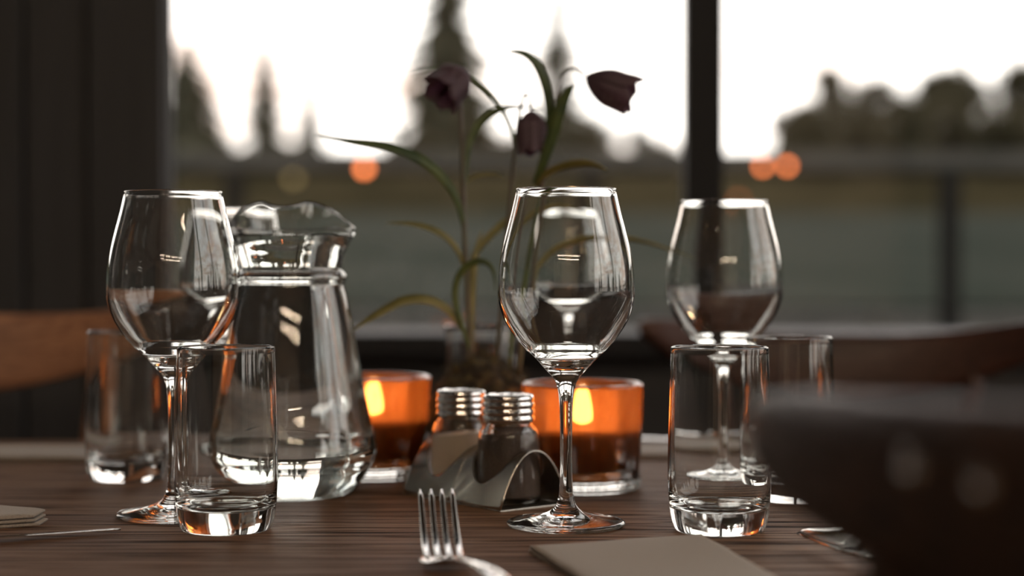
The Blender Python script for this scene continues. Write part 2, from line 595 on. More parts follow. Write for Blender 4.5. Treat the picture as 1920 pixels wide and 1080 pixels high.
# right wall, almost all window
RS, RH = 0.30, 2.85
structure(box('trim_4', (ROOM['x1'], ROOM['y0'], 0), (ROOM['x1'] + .14, WALL_Y + .16, RS), M['wall']))
structure(box('trim_5', (ROOM['x1'], ROOM['y0'], RH), (ROOM['x1'] + .14, WALL_Y + .16, ROOM['z1']), M['wall']))
w2 = structure(empty('window_2', (ROOM['x1'] + .06, 0, RS)))
ys = [ROOM['y0'], -3.95, -2.75, -1.55, -0.35, 0.85, WALL_Y + .1]
for i, y in enumerate(ys):
    box('mullion', (-.05, y - .045, 0), (.06, y + .045, RH - RS), M['frame'], w2)
for a, b in zip(ys, ys[1:]):
    box('pane', (-.003, a + .045, 0), (.003, b - .045, RH - RS), M['pane'], w2)

# ------------------------------------------------------------------ outdoors: terrain
def strip_ground(name, prof, x0, x1, nx, m, rough=0.0, seed=0):
    verts, faces = [], []
    for j, (y, z) in enumerate(prof):
        for i in range(nx + 1):
            x = x0 + (x1 - x0) * i / nx
            dz = noise.noise(Vector((x * .35, y * .35, seed))) * rough * (0 if j == 0 else 1)
            verts.append((x, y, z + dz))
    for j in range(len(prof) - 1):
        for i in range(nx):
            a = j * (nx + 1) + i
            faces.append((a, a + 1, a + nx + 2, a + nx + 1))
    return structure(link_mesh(name, verts, faces, m))
def zrow(row, d):
    return CZ - (row - YH) / F * d
structure(box('deck', (-9, WALL_Y + .2, 0.10), (9, 6.6, 0.20), M['deck']))
field_prof = [(6.7, 0.05), (8.6, 0.2), (9.2, zrow(588, 9.2))] + [(9.2 + 19.8 * t / 8, zrow(588 + (400 - 588) * (t / 8) ** 0.55, 9.2 + 19.8 * t / 8)) for t in range(1, 9)]
strip_ground('field', field_prof, -40, 40, 60, M['grass'], 0.03, 3)
bank_prof = [(29, zrow(402, 29)), (30, zrow(385, 30)), (31.5, zrow(350, 31.5)), (33, zrow(318, 33)), (36, zrow(300, 36)), (42, zrow(300, 42)), (60, zrow(312, 60)), (120, zrow(330, 120))]
strip_ground('hillside', bank_prof, -90, 90, 140, M['bank'], 0.22, 9)
structure(box('ground', (2.6, -40, -0.1), (60, 6.6, 0.0), M['grass']))
# stone coping beyond the railing
cop = structure(empty('stone_kerb', (0, 8.4, 0)))
cx = -3.6
widths = [1.7, 1.6, 1.75, 1.9, 1.75, 1.8]
xj = (1640 - 960) / F * 8.4
starts = [xj - 5.25, xj - 3.5, xj - 1.85, xj, xj + 1.7]
starts = [xj - 7.0] + starts + [xj + 3.4]
for i, (a, b) in enumerate(zip(starts, starts[1:])):
    box('stone', (a + .012, 0, -0.1), (b - .012, .28, zrow(590, 8.4) + (0.004 if i % 2 else -0.004)), M['stone'], cop, bevel=.01)

# railing on the deck
RY = 6.0
rl = tag(empty('deck_railing', (0, RY, 0.2)), 'dark railing with a broad grey handrail outside the window', 'railing')
zt, zb = zrow(286, RY) - .2, zrow(319, RY) - .2
box('handrail', (-6, -.04, zb), (6, .05, zt), M['rail'], rl, bevel=.008)
box('underside_shade', (-6, -.02, zb - .016), (6, .03, zb), M['post'], rl)  # dark strip standing in for the shade on the handrail's underside
box('lower_rail', (-6, -.02, zrow(580, RY) - .2), (6, .02, zrow(571, RY) - .2), M['post'], rl)
for px in (-890, -220, 440, 1110, 1780, 2450, 3120):
    xx = (px - 960) / F * RY
    box('post', (xx - .034, -.035, 0), (xx + .034, .035, zb), M['post'], rl, bevel=.004)

# ------------------------------------------------------------------ trees
def spruce(label, px, top_row, half_px, d, base_z=None, sparse=1.0, seed=0, m='needle'):
    rnd = random.Random(seed)
    x = (px - 960) / F * d
    ztop = zrow(top_row, d)
    base = zrow(312, d) - 0.6 if base_z is None else base_z
    H = ztop - base
    Wd = half_px * 1.6 / F * d
    t = tag(empty('spruce_tree', (x, d, base)), label, 'tree', 'trees beyond the railing')
    tube('trunk', [Vector((0, 0, 0)), Vector((0, 0, H * .5)), Vector((0, 0, H * .98))], [Wd * .16, Wd * .11, .02], M['bark'], t, 7)
    verts, faces = [], []
    levels = int(34 * sparse) + 14
    for k in range(levels):
        f = 0.06 + 0.93 * k / (levels - 1)
        z = H * f
        ln = Wd * (1 - f) ** 0.75 * (0.75 + .5 * rnd.random()) + .05 * Wd
        nb = int(8 + 4 * rnd.random())
        a0 = rnd.random() * 6.28
        for b in range(nb):
            a = a0 + b * 6.283 / nb + rnd.uniform(-.2, .2)
            l2 = ln * rnd.uniform(.6, 1.15)
            dr = Vector((math.cos(a), math.sin(a), 0))
            sd = Vector((-math.sin(a), math.cos(a), 0))
            droop = -l2 * rnd.uniform(.15, .5)
            for sgn in range(4):
                s0, s1 = sgn / 4, (sgn + 1) / 4
                w0 = l2 * .34 * (1 - s0 * .55); w1 = l2 * .34 * (1 - s1 * .75) if sgn < 3 else 0.01
                p0 = Vector((0, 0, z)) + dr * l2 * s0 + Vector((0, 0, droop * s0 ** 1.4))
                p1 = Vector((0, 0, z)) + dr * l2 * s1 + Vector((0, 0, droop * s1 ** 1.4))
                i0 = len(verts)
                hang = Vector((0, 0, -l2 * .22))
                verts += [p0 - sd * w0 + hang * .6, p0, p0 + sd * w0 + hang * .6, p1 - sd * w1 + hang * .4, p1, p1 + sd * w1 + hang * .4]
                faces += [(i0, i0 + 1, i0 + 4, i0 + 3), (i0 + 1, i0 + 2, i0 + 5, i0 + 4)]
    o = link_mesh('needles', verts, faces, M[m], t, smooth=False)
    o['kind'] = 'stuff'
    return t
def broadleaf(label, px, top_row, half_px, d, seed=0, base_row=318, density=1.0, m='broadleaf', group='trees beyond the railing', name='leafy_tree', cat='tree'):
    rnd = random.Random(seed)
    x = (px - 960) / F * d
    ztop = zrow(top_row, d)
    base = zrow(base_row, d) - .4
    H = ztop - base
    Wd = half_px * 1.15 / F * d
    t = tag(empty(name, (x, d, base)), label, cat, group)
    tube('trunk', [Vector((0, 0, 0)), Vector((.03 * H, 0, H * .3)), Vector((0, 0, H * .7))], [H * .04, H * .03, H * .012], M['bark'], t, 7)
    verts, faces = [], []
    blobs = []
    for k in range(17):
        a = rnd.random() * 6.28
        rr = math.sqrt(rnd.random()) * Wd * .72
        zz = H * rnd.uniform(.18, .86)
        k2 = 1 - 0.6 * max(0, (zz / H - .5)) / .5
        blobs.append((Vector((math.cos(a) * rr * k2, math.sin(a) * rr * k2, zz)), min(Wd * .42, H * .22) * rnd.uniform(.7, 1.1)))
    for c, r in blobs:
        for q in range(int(230 * density)):
            dirv = Vector((rnd.gauss(0, 1), rnd.gauss(0, 1), rnd.gauss(0, 1))).normalized()
            p = c + dirv * r * rnd.uniform(.35, 1.08)
            s = r * rnd.uniform(.14, .26)
            u = Vector((rnd.gauss(0, 1), rnd.gauss(0, 1), rnd.gauss(0, 1))).normalized()
            v = u.orthogonal().normalized()
            i0 = len(verts)
            verts += [p - u * s, p + v * s * .7, p + u * s, p - v * s * .7]
            faces.append((i0, i0 + 1, i0 + 2, i0 + 3))
    o = link_mesh('foliage', verts, faces, M[m], t, smooth=False)
    o['kind'] = 'stuff'
    return t
spruce('broad dark spruce just right of the dark pier', 352, 62, 70, 44, seed=1)
spruce('narrow spire-shaped spruce standing alone behind the left window', 496, 38, 36, 53, seed=2, sparse=1.3)
spruce('small faint spruce right of the narrow spire spruce', 580, 140, 30, 62, seed=3)
spruce('tallest spruce, its top above the frame, behind the purple flower', 842, -150, 74, 40, seed=4, sparse=1.6)
spruce('tall hazy spruce behind the upright flower leaves', 1046, -70, 52, 72, seed=5, sparse=.7)
spruce('thin pale spruce top rising over the bushy trees at far right', 1812, 36, 24, 70, seed=6, sparse=.6)
spruce('slim spruce at the right edge of the view', 1905, 55, 30, 66, seed=7, sparse=.8)
for i, (lab, px, tr, hp, d) in enumerate([
    ('rounded bush tree beside the window post, lowest of the right trees', 1492, 190, 62, 40),
    ('bushy olive tree above the pair of orange lamps', 1556, 112, 56, 43),
    ('wide bushy tree second from the pair of orange lamps', 1632, 130, 58, 46),
    ('tall bushy tree in the middle of the right window', 1722, 92, 58, 44),
    ('broad dark tree crown under the thin pale spruce top', 1812, 108, 68, 45),
    ('bushy tree between the wide bushy tree and the tallest of the right trees', 1676, 165, 40, 48),
    ('pale bushy tree behind the middle of the right window', 1772, 140, 46, 54),
    ('broad dark tree cut by the right edge of the picture', 1915, 102, 70, 38),
]):
    broadleaf(lab, px, tr, hp, d, seed=20 + i)
for i, (lab, px, tr, hp, d) in enumerate([
    ('low bush left of the tallest spruce', 765, 236, 48, 34),
    ('low bush at the foot of the tallest spruce', 888, 222, 52, 36),
    ('low loose bush behind the hanging middle flower', 965, 250, 46, 41),
    ('low wide bush under the drooping right flower', 1105, 205, 62, 40),
    ('low bush left of the window post', 1215, 228, 56, 41),
    ('low shrub at the foot of the broad left spruce', 425, 252, 44, 38),
    ('low shrub between the narrow and the small spruce', 545, 262, 38, 40),
    ('low dense bush above the right one of the paired orange lamps', 1530, 205, 60, 32.6),
    ('low dense bush second from the paired orange lamps', 1612, 188, 62, 37.6),
    ('low dense bush third from the paired orange lamps', 1700, 180, 62, 32.6),
    ('low dense bush under the thin pale spruce top', 1790, 172, 64, 37.6),
    ('low dense bush at the right edge of the picture', 1885, 165, 66, 32.6),
]):
    broadleaf(lab, px, tr, hp, d, seed=50 + i, density=.65, name='bush', cat='bush', group='bushes beyond the railing')
# a few trees past the side windows, seen only in the reflections
for i, (xx, yy, h) in enumerate([(24, -6, 5), (27, 1, 6.5), (30, 6, 5.5), (25, -16, 6), (34, -3, 7)]):
    rnd = random.Random(90 + i)
    src = bpy.data.objects['spruce_tree.001' if i % 2 else 'spruce_tree']
    c = copy_tree(src, loc=(xx, yy, 0))
    c['label'] = ['spruce outside the side window, nearest to the table', 'spruce outside the side window, beside the table', 'spruce outside the side window, towards the railing',
                  'spruce outside the side window, far behind the table', 'tallest spruce outside the side window'][i]
    c['group'] = 'trees past the side window'

# lamps on the far bank
def garden_lamp(label, px, row, d, m, r):
    p = at(px, row, d)
    # the ground under it
    gz = zrow(402, 29) - .12
    t = tag(empty('garden_lamp', (p.x, d, gz)), label, 'lamp', 'lit lamps across the field')
    hgt = p.z - gz
    tube('post', [Vector((0, 0, 0)), Vector((0, 0, hgt - r))], .022, M['post'], t, 8)
    lathe('globe', [(0, hgt - r)] + [(r * math.sin(PI * k / 10), hgt - r * math.cos(PI * k / 10)) for k in range(1, 10)] + [(0, hgt + r)], M[m], t, 20)
    lathe('cap', [(0, hgt + r * .85), (r * .8, hgt + r * .85), (r * .5, hgt + r * 1.15), (0, hgt + r * 1.3)], M['post'], t, 16)
    return t
def rail_lamp(label, px, row, r):
    p = at(px, row, RY - .10)
    t = tag(empty('rail_lamp', p), label, 'lamp', 'small orange lamps on the deck railing')
    lathe('globe', [(0, -r)] + [(r * math.sin(PI * k / 10), -r * math.cos(PI * k / 10)) for k in range(1, 10)] + [(0, r)], M['lamp'], t, 20)
    tube('bracket', [Vector((0, 0, r)), Vector((0, .01, r + .02)), Vector((0, .06, r + .022))], .004, M['post'], t, 8)
    return t
rail_lamp('brightest orange lamp, left of the flower stems', 683, 316, .0160)
rail_lamp('left one of the paired orange lamps right of the window post', 1430, 312, .0125)
rail_lamp('right one of the paired orange lamps right of the window post', 1476, 311, .0130)
garden_lamp('dim reddish lamp low beside the window post', 1385, 376, 29, 'lamp_dim', .055)
garden_lamp('pale yellow lamp above the water jug', 550, 333, 29, 'lamp_yellow', .07)

# festoon lights under the ceiling (two upper rows show as beads in the glasses; two lower are added fill)
for i, (y, z) in enumerate([(-0.75, 2.52), (-1.25, 2.56), (-2.3, 2.2), (-2.9, 2.24)]):
    t = tag(empty('string_light', (0.25, y, z)), ['string of small warm bulbs nearest the table', 'string of small warm bulbs second from the table', 'added lower fill string of small warm bulbs third from the table', 'added lower fill string of small warm bulbs farthest from the table'][i], 'string light', 'festoon lights under the ceiling')
    pth = [Vector((-1.3 + 2.6 * k / 24, 0, .06 * abs((k / 12) - 1) ** 2 + .02)) for k in range(25)]
    tube('cable', pth, .004, M['cable'], t, 6)
    for sx in (-1.3, 1.3):
        tube('hanger', [Vector((sx, 0, .08)), Vector((sx, 0, ROOM['z1'] - z))], .003, M['cable'], t, 6)
    b0 = None
    for k in range(1, 24):
        p = pth[k]
        if b0 is None:
            b0 = lathe('bulb', [(0, -.045), (.012, -.04), (.017, -.028), (.012, -.012), (.006, -.004), (0, 0)], M['bulb'], t, 12)
            b0.location = p
        else:
            b = b0.copy(); COL.objects.link(b); b.location = p; b.parent = t

# ================================================================== TABLE
tb = tag(empty('dining_table', (0.1, 1.12, 0)), 'dark oak dining table with visible grain, set for a meal', 'table')
TX0, TX1, TY0, TY1 = -1.1, 1.0, 0.70 - 1.12, 1.615 - 1.12
box('table_top', (TX0, TY0, TZ - .035), (TX1, TY1, TZ), M['table'], tb, bevel=.004)
box('apron', (TX0 + .1, TY0 + .06, TZ - .11), (TX1 - .1, TY0 + .085, TZ - .035), M['table'], tb)
box('apron', (TX0 + .1, TY1 - .085, TZ - .11), (TX1 - .1, TY1 - .06, TZ - .035), M['table'], tb)
for sx in (TX0 + .08, TX1 - .15):
    for sy in (TY0 + .05, TY1 - .12):
        box('leg', (sx, sy, 0), (sx + .07, sy + .07, TZ - .035), M['table'], tb, bevel=.004)

# ================================================================== CHAIRS
def make_chair(label, wood, rail_z=.822, LIFT=.043, screws=(.70, .60), screw_dz=-.002, HH=.043):
    """curved wide back rail with upturned rounded ends, splayed back posts, seat, legs; +Y is where the sitter faces"""
    t = tag(empty('dining_chair', (0, 0, 0)), label, 'chair', 'wooden chairs around the table')
    # back rail: swept along an arc, the ends come forward (+Y)
    verts, faces = [], []
    NU, NV = 40, 20
    HW, RAD = .235, .30
    for i in range(NU + 1):
        u = -1 + 2 * i / NU
        ang = u * .86
        x = HW * math.sin(ang) / math.sin(.86)
        y = (1 - math.cos(ang)) * HW / math.sin(.86) * .62
        nx, ny = math.sin(ang), -math.cos(ang) * .9
        nl = math.hypot(nx, ny); nx /= nl; ny /= nl
        lift = LIFT * abs(u) ** 1.7
        e = max(0.0, (abs(u) - .72) / .28)
        hh = HH * math.sqrt(max(0.0, 1 - e ** 2.1)) * (1 - .62 * abs(u) ** 1.2) + .0006
        th = .0125 * math.sqrt(max(0.0, 1 - e ** 5)) + .0006
        for j in range(NV):
            a = 2 * PI * j / NV
            ca, sa = math.cos(a), math.sin(a)
            ex = .45
            cu = math.copysign(abs(ca) ** ex, ca) * th
            cv = math.copysign(abs(sa) ** (ex + .15), sa) * hh
            lean = -cv * .12
            verts.append(Vector((x - nx * cu, y - ny * cu + lean, rail_z + lift + cv)))
    for i in range(NU):
        for j in range(NV):
            k = (j + 1) % NV
            faces.append((i * NV + j, i * NV + k, (i + 1) * NV + k, (i + 1) * NV + j))
    faces.append(tuple(reversed(range(NV))))
    faces.append(tuple(NU * NV + j for j in range(NV)))
    link_mesh('back_rail', verts, faces, wood, t)
    # seat
    bm = bmesh.new()
    box_bm(bm, (-.205, -.01, .435), (.205, .41, .46), .008)
    link_bm('seat', bm, wood, t)
    for s in (-1, 1):
        pth = crspline([Vector((s * .142, .026, rail_z + .004)), Vector((s * .122, .012, .66)), Vector((s * .118, .02, .45)), Vector((s * .15, .0, .22)), Vector((s * .20, -.06, 0.012))], 5)
        tube('back_post', pth, [.0115 + .0055 * min(1, 2.2 * k / len(pth)) for k in range(len(pth))], wood, t, 10)
        pth = [Vector((s * .18, .38, .44)), Vector((s * .19, .40, .2)), Vector((s * .195, .41, 0.0))]
        tube('front_leg', pth, [.017, .016, .013], wood, t, 10)
        # screws through the rail, on both faces
        for kz in screws:
            ang = s * .86 * kz
            x = HW * math.sin(ang) / math.sin(.86)
            y = (1 - math.cos(ang)) * HW / math.sin(.86) * .62
            nx, ny = math.sin(ang), -math.cos(ang) * .9
            nl = math.hypot(nx, ny); nx /= nl; ny /= nl
            for side in (1,):
                o = lathe('screw', [(0, .0), (.0055, .0), (.0055, .0015), (.004, .0028), (.001, .0030), (.001, .0022), (0, .0022)], M['steel'], t, 16)
                nrm = Vector((nx, ny, 0)) * side
                o.rotation_mode = 'QUATERNION'
                o.rotation_quaternion = Vector((0, 0, 1)).rotation_difference(nrm)
                o.location = Vector((x, y, rail_z + LIFT * kz ** 1.7 + screw_dz)) + nrm * .0118
    return t
def place(ch, label, x, y, rz):
    ch.location = (x, y, 0)
    ch.rotation_euler = (0, 0, rz)
    ch['label'] = label
    return ch
c1 = make_chair('x', M['chair'], .826)
place(c1, 'reddish brown wooden chair behind the back left tumbler, against the dark pier', -.585, 1.80, PI + .10)
c2 = make_chair('x', M['brown_chair'], .800, .055)
place(c2, 'dark brown wooden chair across the table behind the back right tumbler', .385, 1.905, PI - .16)
c3 = make_chair('x', M['dark_chair'],  .847, .014, (.32, .43), .011, .0375)
place(c3, 'near blurred dark chair with rounded back rail at the lower right', .1885, .392, R(-52))

# ================================================================== GLASSWARE
# wine glass, metres
def wine_profile():
    K = 1.083 / F
    out_px = [(94, 357), (102.5, 395), (112.5, 433), (121, 468), (126.5, 501), (128.5, 535), (128, 560), (123, 582), (114, 604), (103, 622), (91.5, 638), (75, 656),
              (58, 672), (45, 686), (35, 697), (27, 705), (20.5, 716), (15.8, 730), (13, 752), (11.6, 790), (11.2, 840), (11.8, 890), (13.5, 925), (18, 944), (27, 956),
              (42, 963.5), (62, 969.5), (88, 974), (106, 976)]
    def zz(row): return CH - (row - YH) * K
    outer = [(r * K, zz(y)) for r, y in out_px]
    base = outer[-1][1]
    outer = [(r, z) for r, z in outer]
    foot = [(.0387, .0026), (.0389, .0018), (.0383, .0005), (.0365, .0), (.0345, .0), (.030, .0004), (.018, .0012), (.008, .0018), (0, .0020)]
    wall = .0013
    inner = []
    for r, y in out_px:
        if y <= 660:
            q = min(1.0, max(0.0, (y - 535) / 125)); q = q * q * (3 - 2 * q)
            inner.append((r * K - wall - .0024 * q, zz(y) + .0006 * q))
    inner += [(.0205, zz(671)), (.012, zz(679)), (.005, zz(683)), (0, zz(684))]
    x0, z0 = outer[0]
    rim = [(x0 + .00012, z0 + .0004), (x0 + .00005, z0 + .0008), (x0 - .0003, z0 + .00115), (x0 - .00075, z0 + .0012), (x0 - .0012, z0 + .0010), (x0 - .00145, z0 + .0006)]
    prof = list(reversed(foot))                      # underside out to the edge
    up = list(reversed(outer))                       # foot, stem, bowl up to the rim
    body = smooth_profile(up, 3)
    ins = smooth_profile(inner, 3)
    return prof + body + rim + ins
WINE = wine_profile()
wine_glass0 = lathe('wine_glass', WINE, M['glass'], None, 144)
def place_wine(o, label, px, d):
    o.location = ((px - 960) / F * d, d, TZ)
    return tag(o, label, 'wine glass', 'empty wine glasses on the table')
WG = [('empty wine glass in front of the flower, in sharp focus', 1061.5, 1.083),
      ('empty wine glass overlapping the water jug, beside the front left tumbler', 325.5, 1.124),
      ('empty wine glass with its bowl in front of the window post', 1358, 1.275),
      ('blurred wine glass behind the water jug', 433, 1.478),
      ('blurred wine glass standing directly behind the sharp middle wine glass', 1068, 1.478)]
for i, (lab, px, d) in enumerate(WG):
    o = wine_glass0 if i == 0 else wine_glass0.copy()
    if i: COL.objects.link(o)
    place_wine(o, lab, px, d)

# tumblers
def tumbler_profile():
    outer = [(.0268, .0), (.0268, .0), (.0286, .0012), (.0302, .005), (.0316, .012), (.0326, .022), (.0331, .036), (.0330, .055), (.0324, .080), (.0317, .103), (.0313, .1175)]
    rim = [(.0312, .1181), (.0307, .1185), (.0301, .1181)]
    inner = [(.0299, .1170), (.0304, .103), (.0310, .080), (.0314, .055), (.0312, .036), (.0304, .026), (.0288, .0200), (.0255, .0162), (.018, .0143), (.008, .0136), (0, .0135)]
    bottom = [(0, .0016), (.012, .0014), (.022, .0006), (.0250, .0)]
    return bottom + smooth_profile(outer, 3) + rim + smooth_profile(inner, 3)
TUM = tumbler_profile()
tum0 = lathe('water_tumbler', TUM, M['glass'], None, 144)
TG = [('empty tumbler in front of the wine glass at the left, in focus', 423.5, 1.065),
      ('empty tumbler right of the middle wine glass, in focus', 1349.5, 1.061),
      ('blurred tumbler behind the left wine glass, before the reddish chair', 238, 1.322),
      ('blurred tumbler at the right, partly behind the near dark chair', 1480, 1.208),
      ('blurred tumbler behind the potted flower', 902, 1.445)]
for i, (lab, px, d) in enumerate(TG):
    o = tum0 if i == 0 else tum0.copy()
    if i: COL.objects.link(o)
    o.location = ((px - 960) / F * d, d, TZ)
    tag(o, lab, 'tumbler', 'empty water tumblers on the table')

# water jug
JD = 1.236
jug = tag(empty('water_jug', ((546 - 960) / F * JD, JD, TZ)), 'clear glass jug filled with water, its pinched lip turned to the viewer', 'jug')
K = JD / F
def jz(row): return CH - (row - YH) * K
j_out = [(104, 926), (104, 926), (114, 921), (124, 912), (143, 885), (155, 862), (160, 845), (158, 826), (150, 790), (141, 750), (132, 700), (123, 650), (114, 600), (106, 560), (100.5, 538),
         (100, 530), (103, 526), (104, 520), (102, 514), (97, 508), (96, 498), (100, 478), (107, 460), (114, 446), (119, 437), (121, 429)]
j_outer = [(r * K, max(jz(y), 0)) for r, y in j_out]
j_outer[0] = j_outer[1] = (j_outer[0][0], 0.0)
WT = .0023
j_in = [(r * K - WT - (.0012 if y > 880 else 0), jz(y) + (.0045 if y > 880 else 0)) for r, y in j_out[4:]]
bot = [(0, .0012), (.03, .0010), (.036, .0004), (.039, 0)]
j_rim = [(j_outer[-1][0] - .0002, j_outer[-1][1] + .0011), (j_outer[-1][0] - .00115, j_outer[-1][1] + .0016), (j_outer[-1][0] - .0021, j_outer[-1][1] + .0011)]
j_inner = list(reversed(j_in)) + [(.0405, .0068), (.03, .0058), (.012, .0054), (0, .0053)]
j_prof = bot + smooth_profile(j_outer, 4) + j_rim + smooth_profile(j_inner, 4)
z_lo, z_hi = jz(500), jz(429) + .0012
def flat_front(v):
    # the flare opens sideways more than towards the viewer
    r = math.hypot(v.x, v.y)
    lim = 98 * K
    if v.z > jz(505) and r > lim:
        return Vector((v.x, v.y * (1 - .80 * (1 - lim / r)), v.z))
    return v
def lip_warp(v, a, k):
    v = flat_front(v)
    f = (v.z - z_lo) / (z_hi - z_lo)
    if f <= 0:
        return v
    f = min(f, 1.03)
    ph = abs((a - 1.5 * PI + PI) % (2 * PI) - PI)       # 0 towards the viewer (-Y)
    keys = [0.0138, .0150, .0173, .0170, .0147, .0112, .0070, .0035, .0008, -.0004, -.001]   # every 0.16 rad
    q = min(ph / .17, 9.999)
    k0 = int(q)
    t = q - k0
    kk = [keys[min(max(k0 + n, 0) if k0 + n >= 0 else 1, 10)] for n in (-1, 0, 1, 2)]
    lift = 0.5 * (2 * kk[1] + (kk[2] - kk[0]) * t + (2 * kk[0] - 5 * kk[1] + 4 * kk[2] - kk[3]) * t * t + (3 * kk[1] - kk[0] - 3 * kk[2] + kk[3]) * t ** 3)
    g = f * f
    out = .006 * math.exp(-(ph / .22) ** 2) * g - .003 * math.exp(-((ph - .5) / .3) ** 2) * g
    rr = math.hypot(v.x, v.y)
    s = (rr + out) / rr
    return Vector((v.x * s, v.y * s, v.z + lift * g))
lathe('jug_body', j_prof, M['glass'], jug, 160, warp=lip_warp)
# the water: follows the inner wall, a hair into it
wz = jz(444)
w_in = [p for p in smooth_profile(list(reversed(j_inner)), 4)]
prof = []
for r, z in w_in:
    if z <= wz:
        prof.append((max(0, r + (.0002 if r > 0 else 0)), z - .0002 if r < .04 else z))
prof[0] = (0, prof[0][1])
r_top = prof[-1][0]
prof += [(r_top + .0006, wz + .0016), (r_top - .0004, wz + .0013), (r_top - .0012, wz + .0006), (r_top - .0025, wz + .0001), (r_top - .004, wz), (r_top * .6, wz), (0, wz)]
lathe('water', prof, M['water'], jug, 128, warp=lambda v, a, k: flat_front(v))

# ================================================================== CANDLES
def candle_holder(label, px, d, rz):
    x = (px - 960) / F * d
    t = tag(empty('candle_holder', (x, d, TZ), rz), label, 'candle holder', 'amber glass candle holders')
    r, h = .0462, .0815
    prof = [(0, .0105), (r - .004, .0105), (r - .0028, .0115), (r - .0012, .030), (r, .060), (r + .0005, h - .003), (r + .0002, h - .0008), (r - .0016, h), (r - .0034, h - .0012),
            (r - .0042, h - .004), (r - .0046, .050), (r - .0056, .022), (r - .008, .0165), (r - .014, .0145), (0, .0142)]
    lathe('amber_cup', smooth_profile(prof, 2), M['amber'], t, 80)
    rb = r - .0016
    base = [(0, .0006), (rb - .008, .0004), (rb - .005, 0), (rb - .002, .0006), (rb, .003), (rb + .0006, .0075), (rb - .0012, .0102), (rb - .004, .0104), (0, .0104)]
    bo = lathe('clear_base', base, M['glass'], t, 120, warp=lambda v, a, k: Vector((v.x * (1 + .010 * math.sin(20 * a) + .006 * math.sin(33 * a + 1)), v.y * (1 + .010 * math.sin(20 * a) + .006 * math.sin(33 * a + 1)), v.z)) if math.hypot(v.x, v.y) > .04 else v)
    rnd = random.Random(int(px))
    b0 = None
    for q in range(12):
        a = -PI / 2 - rz + rnd.uniform(-1.2, 1.2)
        zz = rnd.uniform(.038, .074)
        rr_ = r * (.985 + .015 * min(1, zz / .06)) + .0001
        if b0 is None:
            b0 = lathe('air_bubble', [(0, -.0008), (.0006, -.0005), (.0008, 0), (.0006, .0005), (0, .0008)], M['glass'], t, 12)
            b_ = b0
        else:
            b_ = b0.copy(); COL.objects.link(b_); b_.parent = t
        b_.location = (rr_ * math.cos(a), rr_ * math.sin(a), zz)
    c = tag(empty('candle', (x, d, TZ + .0147), rz), label.replace('amber glass candle holder', 'lit candle in the amber holder'), 'candle', 'lit candles')
    cr, chh = .0393, .033
    lathe('wax', [(0, 0), (cr - .0075, 0), (cr - .0035, .003), (cr - .0012, .009), (cr, .018), (cr, chh - .0005), (cr - .001, chh + .0005), (cr - .003, chh - .0012), (.006, chh - .002), (0, chh - .0018)], M['wax'], c, 40)
    tube('wick', [Vector((0, 0, chh - .002)), Vector((.0003, 0, chh + .004)), Vector((.001, 0, chh + .008))], .0007, M['wick'], c, 6)
    f0 = chh + .0015
    H = .0285
    fp = [(0, f0), (.0036, f0 + .0008), (.0068, f0 + H * .10), (.0078, f0 + H * .22), (.0074, f0 + H * .42), (.0064, f0 + H * .62), (.0054, f0 + H * .80), (.0040, f0 + H * .92), (.0018, f0 + H * .985), (0, f0 + H)]
    lathe('flame', smooth_profile(fp, 3), M['flame'], c, 20)
    return t
candle_holder('amber glass candle holder right of the water jug', 700, 1.345, .4)
candle_holder('amber glass candle holder behind the middle wine glass stem', 1092, 1.265, 2.1)

# ================================================================== SALT, PEPPER AND THEIR STAND
ANG = math.atan2(.78, -.62)
stand = tag(empty('shaker_stand', (-.0080, 1.139, TZ), ANG - PI / 2), 'arched sheet steel stand holding the salt and pepper shakers', 'shaker stand')
# local: +Y runs away along the arch axis, +X across the arch
SL, SW, SH, HR = .118, .062, .039, .0246
def arch(x):
    t = (x - SW / 2) / (SW / 2)
    return .0014 + SH * (1 - abs(t) ** 2.15)
verts, faces = [], []
NA, NR = 96, 10
for cell in range(2):
    y0 = .003 + cell * (SL - .006) / 2; y1 = y0 + (SL - .006) / 2
    if cell == 0: y0 = 0.0
    if cell == 1: y1 = SL
    cyy = (.0300 if cell == 0 else .0865)
    cxx = SW / 2
    base = len(verts)
    for i in range(NA):
        a = 2 * PI * (i + .5) / NA
        c, s = math.cos(a), math.sin(a)
        tx = ((SW - cxx) / c if c > 0 else -cxx / c) if abs(c) > 1e-9 else 1e9
        ty = ((y1 - cyy) / s if s > 0 else (y0 - cyy) / s) if abs(s) > 1e-9 else 1e9
        tm = min(tx, ty)
        for k in range(NR + 1):
            rr = HR + (tm - HR) * k / NR
            xx, yy = cxx + c * rr, cyy + s * rr
            verts.append(Vector((xx, yy, arch(xx))))
    for i in range(NA):
        j = (i + 1) % NA
        for k in range(NR):
            a, b = base + i * (NR + 1) + k, base + j * (NR + 1) + k
            faces.append((a, a + 1, b + 1, b))
    # corner fillers
    for (sx, sy) in ((SW, y1), (0, y1), (0, y0), (SW, y0)):
        a = math.atan2(sy - cyy, sx - cxx) % (2 * PI)
        i = int(math.floor(a / (2 * PI) * NA - .5)) % NA
        j = (i + 1) % NA
        verts.append(Vector((sx, sy, arch(sx))))
        faces.append((base + i * (NR + 1) + NR, len(verts) - 1, base + j * (NR + 1) + NR))
o = link_mesh('arched_sheet', verts, faces, M['holder'], stand)
md = o.modifiers.new('thick', 'SOLIDIFY'); md.thickness = .0009; md.offset = 0
box('base_sheet', (0, 0, .0), (SW, SL, .0011), M['holder'], stand, bevel=.0003)
def stand_point(x, y):
    c, s = math.cos(ANG - PI / 2), math.sin(ANG - PI / 2)
    return Vector((-.0080 + c * x - s * y, 1.139 + s * x + c * y, TZ + .0012))
